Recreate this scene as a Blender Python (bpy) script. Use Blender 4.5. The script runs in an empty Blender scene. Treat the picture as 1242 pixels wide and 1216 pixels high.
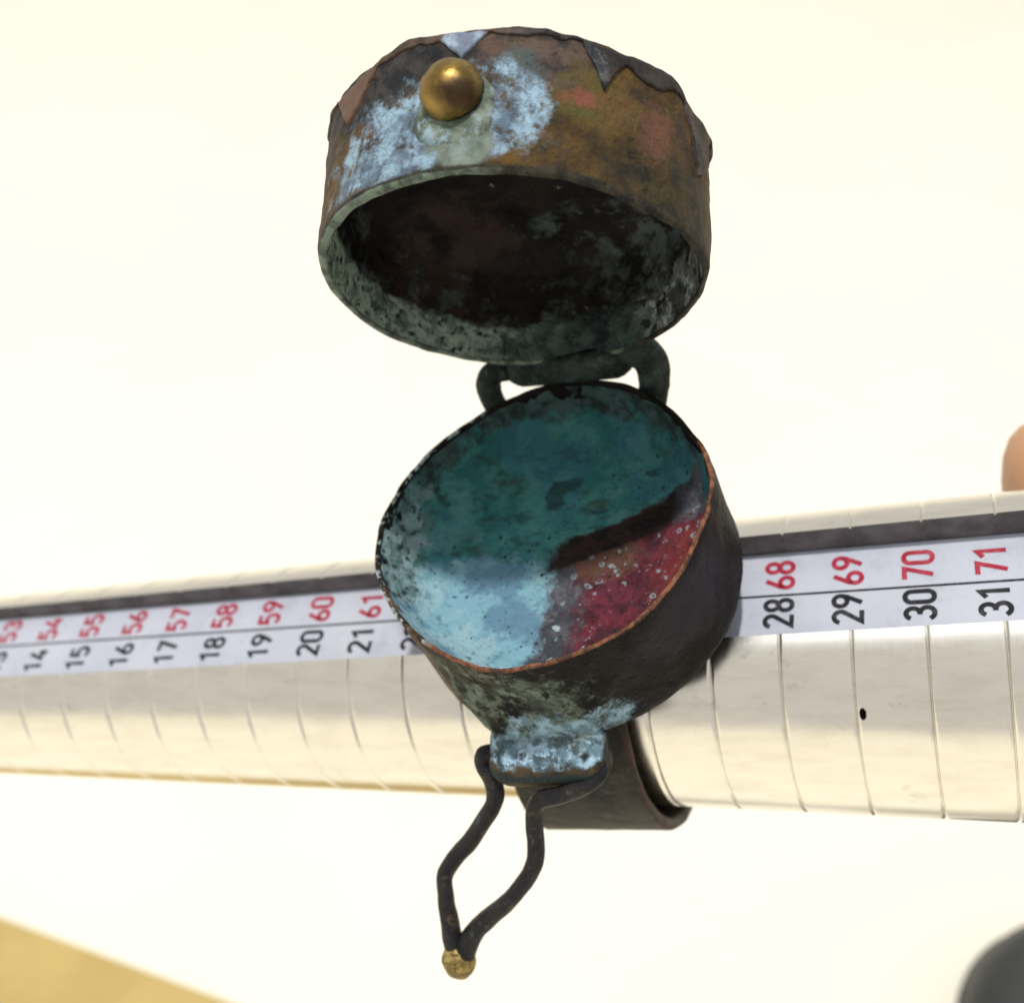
import bpy, math, random
from mathutils import Matrix, Vector, noise as mnoise
random.seed(7)
sc = bpy.context.scene
col = sc.collection
MM = 0.1                       # one scene unit is 1 cm, shapes are written in mm
sc.unit_settings.system = 'METRIC'
sc.unit_settings.scale_length = 0.01

# ------------------------------------------------------------------ camera
PITCH = 38.0
CAM_Z = 25.0
cam_m = Matrix.Translation((0, 0, CAM_Z)) @ Matrix.Rotation(math.radians(90 - PITCH), 4, 'X')
cd = bpy.data.cameras.new('camera')
cam = bpy.data.objects.new('camera', cd)
col.objects.link(cam)
cam.matrix_world = cam_m
cd.sensor_fit = 'HORIZONTAL'
cd.sensor_width = 36.0
cd.lens = 36.0 * 1473.5 / 1242.0
cd.clip_start = 0.5
cd.clip_end = 3000
cd.dof.use_dof = True
cd.dof.focus_distance = 7.2
cd.dof.aperture_fstop = 0.001 * cd.lens / 0.100
sc.camera = cam

# ------------------------------------------------------------------ world and lamp
w = bpy.data.worlds.new('World'); sc.world = w; w.use_nodes = True
bg = w.node_tree.nodes['Background']
bg.inputs[0].default_value = (1.0, 0.98, 0.95, 1)
bg.inputs[1].default_value = 0.68
ld = bpy.data.lights.new('ceiling_lamp', 'AREA')
ld.shape = 'DISK'; ld.size = 13.0; ld.energy = 680000; ld.color = (1.0, 0.985, 0.96)
lamp = bpy.data.objects.new('ceiling_lamp', ld)
col.objects.link(lamp)
lamp.location = (-27, -3.0, 270)
lamp.rotation_euler = (Vector((0.5, 8, 18)) - lamp.location).to_track_quat('-Z', 'Y').to_euler()

# cool daylight from a long skylight over the table
pd = bpy.data.lights.new('skylight', 'AREA')
pd.shape = 'RECTANGLE'; pd.size = 220; pd.size_y = 58; pd.energy = 52000; pd.color = (.80, .87, 1.0)
panel = bpy.data.objects.new('skylight', pd)
col.objects.link(panel)
panel.location = (0, -34, 150)
panel.rotation_euler = (Vector((0, 8, 18)) - panel.location).to_track_quat('-Z', 'Y').to_euler()

sc.view_settings.view_transform = 'Standard'
sc.view_settings.look = 'None'
sc.view_settings.exposure = 0.0
sc.view_settings.gamma = 1.0

# ------------------------------------------------------------------ frames (solved from the mandrel's scale marks)
def frame(o, R):
    m = Matrix([[*R[i], o[i] * MM] for i in range(3)] + [[0, 0, 0, 1]])
    return cam_m @ m
RING_M = frame([8.8147, -12.7324, -94.1729],
               [[0.921675, 0.154312, -0.355954], [0.096221, 0.797907, 0.595052], [0.375842, -0.582694, 0.720562]])
LID_M = frame([-0.083, 13.5071, -74.9273],
              [[0.920442, 0.386052, 0.061237], [0.07292, -0.323505, 0.943413], [0.384017, -0.863891, -0.325918]])
MAND_M = frame([4.0539, -13.117, -95.9604],
               [[0.933522, -0.070608, -0.351499], [0.075421, 0.997152, 0.0], [0.350498, -0.02651, 0.936188]])
PITCH_MM = 4.6316
pi = math.pi

# ------------------------------------------------------------------ helpers
def empty(name, m=None):
    o = bpy.data.objects.new(name, None); col.objects.link(o)
    o.empty_display_size = 0.3
    if m is not None: o.matrix_world = m
    return o
def tag(o, label=None, cat=None, group=None, kind=None):
    if label: o['label'] = label
    if cat: o['category'] = cat
    if group: o['group'] = group
    if kind: o['kind'] = kind
    return o
def mesh(name, verts, faces, mat=None, parent=None, smooth=True, scale=MM, mats=None, fmat=None, local=None):
    me = bpy.data.meshes.new(name)
    me.from_pydata([tuple(c * scale for c in v) for v in verts], [], faces)
    me.update()
    if smooth:
        me.polygons.foreach_set('use_smooth', [True] * len(me.polygons))
    for m in (mats or ([mat] if mat else [])): me.materials.append(m)
    if fmat: me.polygons.foreach_set('material_index', fmat)
    o = bpy.data.objects.new(name, me); col.objects.link(o)
    if parent is not None:
        o.parent = parent
        if local is not None: o.matrix_local = local
    return o
def grid_faces(nr, nc, wrap=True, flip=False):
    f = []
    for i in range(nr - 1):
        for j in range(nc if wrap else nc - 1):
            a, b = i * nc + j, i * nc + (j + 1) % nc
            q = (a, b, b + nc, a + nc)
            f.append(q[::-1] if flip else q)
    return f
def fbm(x, y, z, s, oct=4):
    return mnoise.fractal(Vector((x * s, y * s, z * s)), 1.0, 2.0, oct)
def sweep(path, rad, n=14, cap=True):
    """tube through points (Catmull-Rom), radius list or value"""
    P = [Vector(p) for p in path]
    if not isinstance(rad, (list, tuple)): rad = [rad] * len(P)
    pts, rs = [], []
    for i in range(len(P) - 1):
        p0, p1, p2, p3 = P[max(i - 1, 0)], P[i], P[i + 1], P[min(i + 2, len(P) - 1)]
        for k in range(5):
            t = k / 5
            pts.append(0.5 * ((2 * p1) + (p2 - p0) * t + (2 * p0 - 5 * p1 + 4 * p2 - p3) * t * t + (3 * p1 - p0 - 3 * p2 + p3) * t ** 3))
            rs.append(rad[i] + (rad[i + 1] - rad[i]) * t)
    pts.append(P[-1]); rs.append(rad[-1])
    V, nrm = [], None
    for i, p in enumerate(pts):
        d = (pts[min(i + 1, len(pts) - 1)] - pts[max(i - 1, 0)]).normalized()
        if nrm is None: nrm = d.orthogonal().normalized()
        nrm = (nrm - d * nrm.dot(d)).normalized()
        b = d.cross(nrm)
        for k in range(n):
            a = 2 * pi * k / n
            q = (nrm * math.cos(a) + b * math.sin(a))
            r = rs[i] * (1 + 0.10 * fbm(p.x, p.y, p.z + a * .3, 0.6))
            V.append(tuple(p + q * r))
    F = grid_faces(len(pts), n)
    if cap:
        V.append(tuple(pts[0])); V.append(tuple(pts[-1])); c0, c1 = len(V) - 2, len(V) - 1
        for k in range(n):
            F.append((c0, (k + 1) % n, k)); base = (len(pts) - 1) * n
            F.append((c1, base + k, base + (k + 1) % n))
    return V, F
def lathe(rows, n, rfun=None, zfun=None, top=False, bottom=False, flip=False):
    """rows of (radius, z); rfun(phi, r, z, i) and zfun refine them"""
    V = []
    for i, (r, z) in enumerate(rows):
        for k in range(n):
            a = 2 * pi * k / n
            rr = rfun(a, r, z, i) if rfun else r
            zz = zfun(a, r, z, i) if zfun else z
            V.append((rr * math.cos(a), rr * math.sin(a), zz))
    F = grid_faces(len(rows), n, True, flip)
    if bottom:
        V.append((0, 0, rows[0][1])); c = len(V) - 1
        F += [(c, (k + 1) % n, k) if not flip else (c, k, (k + 1) % n) for k in range(n)]
    if top:
        V.append((0, 0, rows[-1][1])); c = len(V) - 1; b = (len(rows) - 1) * n
        F += [(c, b + k, b + (k + 1) % n) if not flip else (c, b + (k + 1) % n, b + k) for k in range(n)]
    return V, F
def periodic(tab):
    t = sorted((a % 360, v) for a, v in tab)
    t = [(t[-1][0] - 360, t[-1][1])] + t + [(t[0][0] + 360, t[0][1])]
    def f(phi):
        d = math.degrees(phi) % 360
        for (a0, v0), (a1, v1) in zip(t, t[1:]):
            if a0 <= d <= a1:
                k = (d - a0) / max(a1 - a0, 1e-6); k = k * k * (3 - 2 * k)
                return v0 + (v1 - v0) * k
        return t[0][1]
    return f
def lerp_rows(rows, step):
    out = [rows[0]]
    for (r0, z0), (r1, z1) in zip(rows, rows[1:]):
        n = max(1, int(math.hypot(r1 - r0, z1 - z0) / step))
        for k in range(1, n + 1): out.append((r0 + (r1 - r0) * k / n, z0 + (z1 - z0) * k / n))
    return out

# ------------------------------------------------------------------ materials
class Mat:
    def __init__(s, name, rough=0.6, metal=0.0, spec=0.5):
        s.m = bpy.data.materials.new(name); s.m.use_nodes = True
        s.t = s.m.node_tree; s.b = s.t.nodes['Principled BSDF']
        s.b.inputs['Roughness'].default_value = rough
        s.b.inputs['Metallic'].default_value = metal
        s.b.inputs['Specular IOR Level'].default_value = spec
        tc = s.t.nodes.new('ShaderNodeTexCoord')
        sc_ = s.t.nodes.new('ShaderNodeVectorMath'); sc_.operation = 'SCALE'
        sc_.inputs['Scale'].default_value = 1.0 / MM      # work in mm
        s.t.links.new(tc.outputs['Object'], sc_.inputs[0])
        s.co = sc_.outputs[0]
        s.c = None; s.seed = 0
    def L(s, a, b): s.t.links.new(a, b)
    def put(s, sock, v):
        if hasattr(v, 'is_linked') or hasattr(v, 'links'): s.L(v, sock)
        elif isinstance(v, (tuple, list)) and len(v) == 3 and sock.type == 'RGBA': sock.default_value = (*v, 1)
        else: sock.default_value = v
    def noise(s, scale, detail=4, rough=0.6, co=None, dist=0.0, out='Fac', stretch=None):
        n = s.t.nodes.new('ShaderNodeTexNoise'); n.inputs['Scale'].default_value = scale
        n.inputs['Detail'].default_value = detail; n.inputs['Roughness'].default_value = rough
        n.inputs['Distortion'].default_value = dist
        s.seed += 1
        mp = s.t.nodes.new('ShaderNodeMapping'); mp.inputs['Location'].default_value = (s.seed * 13.7, s.seed * 7.1, s.seed * 3.3)
        if stretch: mp.inputs['Scale'].default_value = stretch
        s.L(co or s.co, mp.inputs['Vector']); s.L(mp.outputs[0], n.inputs['Vector'])
        return n.outputs[out]
    def voro(s, scale, co=None, rnd=1.0, out='Distance', feature='F1'):
        n = s.t.nodes.new('ShaderNodeTexVoronoi'); n.inputs['Scale'].default_value = scale
        n.feature = feature
        n.inputs['Randomness'].default_value = rnd
        s.L(co or s.co, n.inputs['Vector']); return n.outputs[out]
    def rng(s, v, a, b, c=0.0, d=1.0, smooth=True):
        n = s.t.nodes.new('ShaderNodeMapRange'); n.interpolation_type = 'SMOOTHSTEP' if smooth else 'LINEAR'
        s.put(n.inputs['Value'], v)
        n.inputs['From Min'].default_value = a; n.inputs['From Max'].default_value = b
        n.inputs['To Min'].default_value = c; n.inputs['To Max'].default_value = d
        return n.outputs[0]
    def math(s, op, a, b=0.0):
        n = s.t.nodes.new('ShaderNodeMath'); n.operation = op
        s.put(n.inputs[0], a); s.put(n.inputs[1], b); return n.outputs[0]
    def mul(s, a, b): return s.math('MULTIPLY', a, b)
    def mix(s, fac, a, b):
        n = s.t.nodes.new('ShaderNodeMix'); n.data_type = 'RGBA'
        s.put(n.inputs[0], fac); s.put(n.inputs[6], a); s.put(n.inputs[7], b); return n.outputs[2]
    def warp(s, scale, amp, detail=4):
        n = s.noise(scale, detail, 0.6, out='Color')
        v = s.t.nodes.new('ShaderNodeVectorMath'); v.operation = 'SUBTRACT'; s.L(n, v.inputs[0]); v.inputs[1].default_value = (.5, .5, .5)
        m = s.t.nodes.new('ShaderNodeVectorMath'); m.operation = 'SCALE'; s.L(v.outputs[0], m.inputs[0]); m.inputs['Scale'].default_value = amp * 2
        a = s.t.nodes.new('ShaderNodeVectorMath'); a.operation = 'ADD'; s.L(m.outputs[0], a.inputs[0]); s.L(s.co, a.inputs[1])
        return a.outputs[0]
    def blob(s, co, c, r, soft=0.12, rag=0.8, rs=.7):
        a = s.t.nodes.new('ShaderNodeVectorMath'); a.operation = 'SUBTRACT'; s.L(co, a.inputs[0]); a.inputs[1].default_value = c
        d = s.t.nodes.new('ShaderNodeVectorMath'); d.operation = 'DIVIDE'; s.L(a.outputs[0], d.inputs[0]); d.inputs[1].default_value = r
        l = s.t.nodes.new('ShaderNodeVectorMath'); l.operation = 'LENGTH'; s.L(d.outputs[0], l.inputs[0])
        v = l.outputs['Value']
        if rag: v = s.math('ADD', v, s.mul(s.math('SUBTRACT', s.noise(rs, 8, .72), .5), rag * 2))
        return s.rng(v, 1 - soft, 1 + soft, 1.0, 0.0)
    def half(s, i, a, b, rag=1.0, rs=.7):
        """1 where coordinate i lies on the a side of b, ragged edge"""
        v = s.math('ADD', s.axis(i), s.mul(s.math('SUBTRACT', s.noise(rs, 8, .7), .5), rag * 2))
        return s.rng(v, b, a)
    def axis(s, i, co=None):
        n = s.t.nodes.new('ShaderNodeSeparateXYZ'); s.L(co or s.co, n.inputs[0]); return n.outputs[i]
    def lay(s, mask, colr): s.c = s.mix(mask, s.c, colr)
    def two(s, a, b, scale, lo=.4, hi=.6, detail=5): return s.mix(s.rng(s.noise(scale, detail), lo, hi), a, b)
    def bump(s, h, strength=0.4, dist=0.03, prev=None):
        n = s.t.nodes.new('ShaderNodeBump'); n.inputs['Strength'].default_value = strength; n.inputs['Distance'].default_value = dist
        s.L(h, n.inputs['Height'])
        if prev is not None: s.L(prev, n.inputs['Normal'])
        return n.outputs[0]
    def done(s, normal=None):
        if s.c is not None: s.put(s.b.inputs['Base Color'], s.c)
        if normal is not None: s.L(normal, s.b.inputs['Normal'])
        return s.m
    def patina_bump(s, st=.5):
        h = s.bump(s.noise(.55, 6, .65), st, .05)
        pit = s.rng(s.voro(1.3, s.warp(.6, .5)), .05, .3)
        return s.bump(pit, st * .6, .02, h)

def m_simple(name, c1, c2, scale, rough, metal=0.0, bumpst=.2, spec=.5):
    m = Mat(name, rough, metal, spec); m.c = m.two(c1, c2, scale, .3, .7)
    return m.done(m.bump(m.noise(scale * 3, 5), bumpst, .02))

# white table top
m = Mat('white_table', .55, 0, .3); m.c = m.two((.715, .68, .57), (.735, .70, .585), .01)
M_TABLE = m.done()
m = Mat('tan_card', .7, 0, .2)
m.c = m.two((.40, .293, .105), (.44, .325, .12), .05)
M_TAN = m.done(m.bump(m.noise(.5, 4), .1, .05))
M_BLACK = m_simple('dark_round_tin', (.018, .02, .02), (.035, .035, .03), .05, .45)

SPECK = (23.55, -2.25, 10.76)
# mandrel metal: turned aluminium, fine rings round the axis
m = Mat('turned_metal', .33, 1.0)
st = m.noise(1.0, 6, .7, stretch=(14, .15, .15)); st2 = m.noise(1.0, 4, .6, stretch=(.25, .9, .9))
m.c = m.mix(m.rng(st2, .35, .75), (.84, .795, .70), (.76, .71, .615))
sp = m.mul(m.rng(m.voro(.21), .035, .05, 1, 0), m.rng(m.noise(.08, 2), .56, .60))
m.lay(sp, (.10, .07, .05))
m.lay(m.mul(m.rng(m.noise(.35, 7, .7), .60, .70), .35), (.50, .47, .42))
scr = m.rng(m.noise(1.0, 3, .5, stretch=(.12, 5, 5)), .70, .74)
m.lay(m.mul(scr, .25), (.55, .53, .50))
m.lay(m.blob(m.warp(2., .1), SPECK, (.22, .4, .4), .2, .3, 2.), (.006, .006, .006))
m.L(m.rng(st, .3, .7, .17, .24), m.b.inputs['Roughness'])
m.b.inputs['Anisotropic'].default_value = 0.0
M_METAL = m.done(m.bump(st, .05, .01))
m = Mat('slot_wall_metal', .75, 0, .25)
m.c = m.two((.10, .09, .09), (.19, .175, .175), .5, .3, .7); M_SLOT = m.done(m.bump(m.noise(2, 5), .3, .02))
m = Mat('label_plastic', .38, 0, .4)
m.c = m.two((.355, .367, .42), (.40, .41, .455), .15, .3, .7)
sp = m.mul(m.rng(m.voro(.5), .04, .055, 1, 0), m.rng(m.noise(.12, 2), .58, .62))
m.lay(sp, (.05, .05, .06))
m.lay(m.mul(m.rng(m.noise(.3, 8, .7), .50, .68), .45), (.27, .28, .32))
m.lay(m.mul(m.rng(m.noise(1.4, 6, .7), .60, .70), .4), (.22, .22, .24))
M_LABEL = m.done()
m = Mat('red_ink', .6, 0, .2); m.c = m.two((.26, .008, .028), (.36, .05, .07), 1.6, .42, .72, 7); M_RED = m.done()
m = Mat('black_ink', .6, 0, .15); m.c = m.two((.010, .010, .014), (.06, .06, .068), 1.6, .45, .75, 7); M_INK = m.done()

# ring patinas
def verdigris(m, co, light=(.36, .56, .68), dark=(.20, .36, .42), sc1=.9):
    return m.two(dark, light, sc1, .38, .58, 6)

# outer wall of the cup
m = Mat('cup_outer_patina', .5, 0, .08)
wp = m.warp(.35, 1.1)
m.c = m.two((.004, .0034, .003), (.012, .008, .006), .4, .35, .7)
m.lay(m.mul(m.blob(wp, (10, -6, 17), (4, 5, 2.5), .4), .5), (.035, .03, .04))
m.lay(m.mul(m.blob(wp, (-9.5, -7, 15.5), (3.5, 5, 5), .3), m.rng(m.noise(.6, 7, .7), .38, .55)), (.12, .07, .04))
ol = m.mul(m.blob(wp, (-3.0, -11, 15), (6.4, 4.5, 4.8), .2), m.rng(m.noise(.6, 8, .75), .40, .56))
m.lay(ol, m.two((.045, .055, .042), (.155, .19, .14), .9, .4, .6, 8))
bl = m.mul(m.blob(wp, (.9, -11.5, 12.3), (4.2, 3.5, 2.4), .15), m.rng(m.noise(.8, 8, .75), .38, .52))
m.lay(bl, m.two((.13, .20, .225), (.27, .40, .48), 1.0, .4, .58, 8))
pk = m.rng(m.voro(.55, m.warp(.9, .5)), .12, .19, 1, 0)
m.lay(m.mul(pk, m.blob(m.co, (0, -12, 14), (7, 5, 5), .3)), (.014, .02, .018))
zr = m.axis(2, m.warp(.8, .2))
cop = m.mul(m.rng(zr, 19.80, 19.92), m.mul(m.half(1, 3.5, 5.5, 2.), m.half(0, -5.0, -7.5, 3.)))
m.lay(cop, m.two((.06, .03, .02), (.20, .085, .045), 1.3, .4, .62, 8))
m.lay(m.mul(m.rng(zr, 19.85, 19.95), m.mul(m.half(0, -7.5, -5.0, 2.), m.rng(m.noise(1.6, 5), .5, .58))), (.30, .38, .38))
M_CUP = m.done(m.patina_bump(.6))

# inside of the cup
m = Mat('cup_bowl_patina', .42, 0, .2)
wp = m.warp(.3, .8); wp2 = m.warp(.9, .5, 6)
m.c = m.two((.026, .140, .133), (.06, .225, .21), .45, .38, .62, 7)
m.lay(m.mul(m.rng(m.noise(.5, 8, .7, stretch=(.6, 1.3, 1)), .52, .62), .8), (.022, .065, .056))
m.lay(m.mul(m.rng(m.noise(.32, 7, .65, stretch=(.6, 1.5, 1)), .55, .64), .65), (.04, .045, .022))
m.lay(m.mul(m.rng(m.noise(.22, 2, .5), .55, .57), .45), (.04, .15, .20))
m.lay(m.mul(m.rng(m.noise(.3, 2, .5), .60, .62), .5), (.09, .23, .23))
iso = m.noise(.28, 2, .4)
m.lay(m.mul(m.rng(m.math('ABSOLUTE', m.math('SUBTRACT', iso, .56)), .008, .002), .12), (.03, .13, .15))
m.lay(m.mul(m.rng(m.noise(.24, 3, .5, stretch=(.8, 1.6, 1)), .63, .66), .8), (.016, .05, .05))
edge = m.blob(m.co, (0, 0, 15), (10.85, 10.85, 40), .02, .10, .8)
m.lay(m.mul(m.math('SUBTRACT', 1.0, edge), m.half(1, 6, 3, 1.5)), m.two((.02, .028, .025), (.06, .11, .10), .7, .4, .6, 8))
# pale blue bloom at the lower left
pb = m.blob(wp, (-5.6, -6.4, 15.4), (7.4, 6.6, 5), .10, .35)
m.lay(pb, m.two((.12, .235, .32), (.20, .38, .45), .28, .44, .56, 8))
m.lay(m.mul(pb, m.mul(m.rng(m.noise(.25, 6, .55), .52, .58), .8)), (.28, .44, .48))
m.lay(m.mul(pb, m.mul(m.rng(m.noise(1.1, 8, .75), .54, .62), .75)), (.10, .19, .24))
m.lay(m.mul(pb, m.rng(m.voro(.7, m.warp(.8, .4)), .14, .08)), (.05, .12, .15))
# speckled left lip
lip = m.blob(m.warp(.5, 1.4), (-11.5, -1.5, 18.4), (1.9, 7.5, 3.0), .3, 1.0)
m.lay(lip, m.two((.10, .17, .17), (.24, .34, .35), .9, .42, .54, 7))
m.lay(m.mul(lip, m.rng(m.noise(1.5, 5, .65), .53, .59)), (.018, .03, .028))
# purple-grey crust, then red copper oxide below a slanting edge
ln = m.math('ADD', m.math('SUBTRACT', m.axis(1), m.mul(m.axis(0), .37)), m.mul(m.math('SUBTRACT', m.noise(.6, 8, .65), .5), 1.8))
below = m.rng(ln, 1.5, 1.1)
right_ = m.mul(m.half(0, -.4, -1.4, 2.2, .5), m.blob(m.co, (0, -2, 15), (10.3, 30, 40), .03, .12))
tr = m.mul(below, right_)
m.lay(tr, m.two((.045, .05, .06), (.11, .105, .12), .7, .4, .6, 8))
low = m.half(1, -9.6, -7.6, 2.0, .6)
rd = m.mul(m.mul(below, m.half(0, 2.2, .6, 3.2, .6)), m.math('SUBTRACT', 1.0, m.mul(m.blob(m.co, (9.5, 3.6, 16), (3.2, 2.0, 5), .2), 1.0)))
m.lay(rd, m.two((.055, .012, .018), (.145, .024, .038), .8, .38, .62, 8))
m.lay(m.mul(rd, m.mul(m.rng(m.noise(1.3, 8, .7), .52, .60), .7)), (.08, .028, .045))
m.lay(m.mul(rd, m.blob(wp2, (9.4, -1.8, 16.5), (2.6, 3.4, 4), .3)), m.two((.15, .022, .028), (.19, .038, .036), .9, .4, .6, 8))
m.lay(m.mul(rd, m.mul(m.blob(wp, (2.6, -0.4, 15), (3.0, 1.6, 4), .3), .8)), (.11, .06, .035))
m.lay(m.mul(m.mul(m.math('MAXIMUM', tr, rd), m.half(0, 7.6, 8.6, 1.0)), m.rng(ln, -1.2, -.75)), m.two((.008, .005, .005), (.028, .013, .010), .7, .4, .6, 8))  # dark brown upper margin: the lid's shadow on the red, deepened in the colour
allr = m.mul(m.math('MAXIMUM', tr, rd), m.rng(ln, -.4, -1.2))
spk = m.voro(1.15, m.warp(1.2, .45), 1.0)
ring_ = m.mul(m.rng(spk, .30, .24), m.rng(spk, .08, .15))
m.lay(m.mul(ring_, m.mul(m.mul(m.rng(m.noise(.7, 3), .48, .58), allr), .7)), (.30, .38, .40))
fs = m.mul(m.rng(m.voro(2.3, m.warp(1.5, .5)), .24, .14), allr)
m.lay(m.mul(fs, m.mul(m.rng(m.noise(.7, 3), .48, .60), .6)), m.two((.34, .22, .15), (.34, .38, .38), 1.0))
m.lay(m.mul(m.mul(m.rng(m.noise(2.2, 4, .7), .58, .64), allr), .7), (.05, .022, .025))
m.lay(m.mul(m.rng(m.noise(.6, 3, .5), .70, .715), allr), (.34, .41, .44))
holes = m.math('MAXIMUM', m.rng(m.voro(.85, m.warp(.8, .4)), .16, .10), m.rng(m.voro(1.9, m.warp(.9, .4)), .20, .12))
m.lay(m.mul(holes, m.rng(m.noise(.35, 3), .46, .53)), (.010, .022, .022))
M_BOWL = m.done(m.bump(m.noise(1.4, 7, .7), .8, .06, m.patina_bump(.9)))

# outside wall of the lid
m = Mat('lid_wall_patina', .55, .0, .22)
wp = m.warp(.35, 1.2); wp2 = m.warp(.9, .7, 6)
m.c = m.two((.030, .018, .005), (.105, .058, .010), .4, .38, .62, 8)
m.lay(m.mul(m.rng(m.noise(.7, 8, .75), .50, .60), .8), (.045, .03, .022))
m.lay(m.mul(m.rng(m.noise(.8, 8, .75), .56, .64), .6), (.115, .066, .03))
m.lay(m.blob(wp, (11.5, -4, 1.5), (4.0, 4.5, 3.2), .4), m.two((.012, .009, .004), (.045, .030, .007), .7, .4, .6, 8))
m.lay(m.mul(m.blob(wp, (8.4, -8.6, 5.4), (2.6, 3, 1.7), .35), .85), m.two((.12, .062, .018), (.075, .07, .015), .6, .4, .6, 8))
m.lay(m.mul(m.blob(wp2, (10.7, -5.2, 4.8), (1.0, 1.3, 1.7), .5, 1.1), .6), (.15, .058, .034))
m.lay(m.mul(m.blob(wp2, (7.6, -9.2, 5.0), (1.0, 1.0, .6), .5, 1.1), .8), (.20, .06, .042))
m.lay(m.blob(wp, (4.4, -11, 7.8), (4.6, 4, 2.2), .3), m.two((.032, .026, .025), (.10, .064, .046), .7, .4, .6, 8))
m.lay(m.mul(m.blob(wp, (4.6, -11, 6.8), (1.6, 2, 1.2), .3), .8), (.07, .09, .085))
m.lay(m.mul(m.blob(wp, (-11, -4.5, 4), (4, 5.5, 6), .3), m.rng(m.noise(.7, 8, .7), .38, .56)), m.two((.02, .019, .017), (.075, .05, .035), .8, .4, .6, 8))
m.lay(m.blob(wp, (-4.0, -11.5, 7.2), (6.0, 5.0, 2.2), .25), m.two((.008, .009, .011), (.045, .036, .032), .8, .4, .6, 8))
bl = m.mul(m.math('MAXIMUM', m.blob(wp, (-1.8, -11.4, 2.7), (5.6, 4.8, 3.3), .2, .9), m.blob(wp, (3.9, -11.3, 4.0), (2.6, 3, 2.8), .2, .9)), m.rng(m.noise(.5, 8, .8), .40, .54))
m.lay(bl, m.two((.10, .15, .20), (.29, .43, .53), .5, .40, .56, 8))
m.lay(m.mul(bl, m.mul(m.rng(m.noise(.55, 8, .78), .50, .60), .85)), m.two((.05, .045, .06), (.12, .14, .16), 1.0))
m.lay(m.mul(m.blob(wp, (1.9, -12, 1.7), (1.7, 3, 1.6), .15, .3), .85), m.two((.12, .155, .11), (.20, .235, .19), .8, .4, .6, 7))
rim_ = m.rng(m.axis(2, m.warp(1.0, .15)), .42, .2)
m.lay(rim_, m.two((.014, .014, .010), (.05, .042, .026), 1.0, .4, .6, 8))
m.lay(m.mul(m.rng(m.axis(2, m.warp(1.0, .12)), .16, .08), m.mul(m.half(0, 1.5, 5.0, 2.5), 1.0)), m.two((.075, .10, .075), (.20, .25, .19), .9, .4, .58, 8))
M_LIDW = m.done(m.bump(m.noise(1.6, 7, .72), .7, .05, m.patina_bump(.9)))

# petalled cap of the lid
m = Mat('lid_cap_patina', .55, .0, .2)
wp = m.warp(.5, .6)
m.c = m.two((.022, .018, .016), (.08, .048, .031), .5, .38, .62, 8)
m.lay(m.mul(m.rng(m.noise(.8, 8, .7), .53, .61), .7), (.085, .075, .08))
m.lay(m.mul(m.blob(wp, (9, -8, 8.5), (6, 6, 2.6), .3), .85), m.two((.006, .0055, .006), (.03, .024, .02), .7, .4, .6, 8))
m.lay(m.mul(m.blob(wp, (7.5, -9.5, 7), (1.6, 2, 1.6), .3), .8), m.two((.018, .02, .025), (.08, .085, .09), 1.2, .5, .62))
m.lay(m.mul(m.blob(wp, (-6.5, -10, 8), (3, 3, 4), .4), .7), (.13, .075, .045))
m.lay(m.blob(m.warp(1., .3), (1.6, -12.1, 8.2), (1.3, 2, 1.5), .15, .4), m.two((.12, .145, .19), (.25, .31, .37), .9, .4, .6, 7))
M_CAP = m.done(m.patina_bump(.6))

# inside of the lid
m = Mat('lid_interior_patina', .6, .0, .15)
wp = m.warp(.4, 1.0); wp2 = m.warp(.9, .5, 6)
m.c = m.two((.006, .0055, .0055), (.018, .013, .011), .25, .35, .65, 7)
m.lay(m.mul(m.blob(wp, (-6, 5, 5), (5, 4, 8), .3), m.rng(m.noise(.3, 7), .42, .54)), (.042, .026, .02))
m.lay(m.mul(m.blob(wp, (8.5, 3, 4), (4, 7, 5), .3), m.rng(m.noise(.55, 8, .7), .46, .58)), m.two((.05, .05, .05), (.17, .17, .165), .9, .4, .6, 8))
m.lay(m.mul(m.blob(wp, (3.5, 7.5, 5), (7, 3, 5), .3), m.rng(m.noise(.5, 8, .7), .46, .58)), (.07, .09, .082))
gz = m.mul(m.half(2, 2.3, 3.0, 1.4, .5), m.half(0, -2.5, 1.5, 3.))
m.lay(gz, m.two((.13, .18, .135), (.30, .38, .30), .9, .40, .54, 8))
m.lay(m.mul(gz, m.rng(m.noise(1.4, 5, .65), .54, .60)), (.02, .028, .024))
gz2 = m.mul(m.half(2, 2.6, 3.6, 2.0, .5), m.half(0, 6.5, 4.0, 2.))
m.lay(m.mul(gz2, m.rng(m.noise(.8, 8, .7), .44, .54)), m.two((.10, .11, .10), (.32, .36, .34), 1.0, .4, .6, 8))
hb = m.blob(wp, (0, 11.5, .5), (8, 3, 2.4), .3)
m.lay(m.mul(m.mul(m.half(2, 5.5, 7.0, 2.0, .4), m.rng(m.noise(.4, 8, .72), .50, .60)), .8), m.two((.03, .04, .036), (.075, .095, .085), .9, .4, .6, 8))
m.lay(m.mul(hb, .85), m.two((.014, .022, .020), (.055, .085, .075), .8, .4, .6, 8))
m.lay(m.mul(m.rng(m.voro(.6, m.warp(.8, .6)), .12, .06), m.rng(m.noise(.4, 2), .55, .6)), (.10, .12, .10))
M_LIDI = m.done(m.patina_bump(.6))

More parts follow.
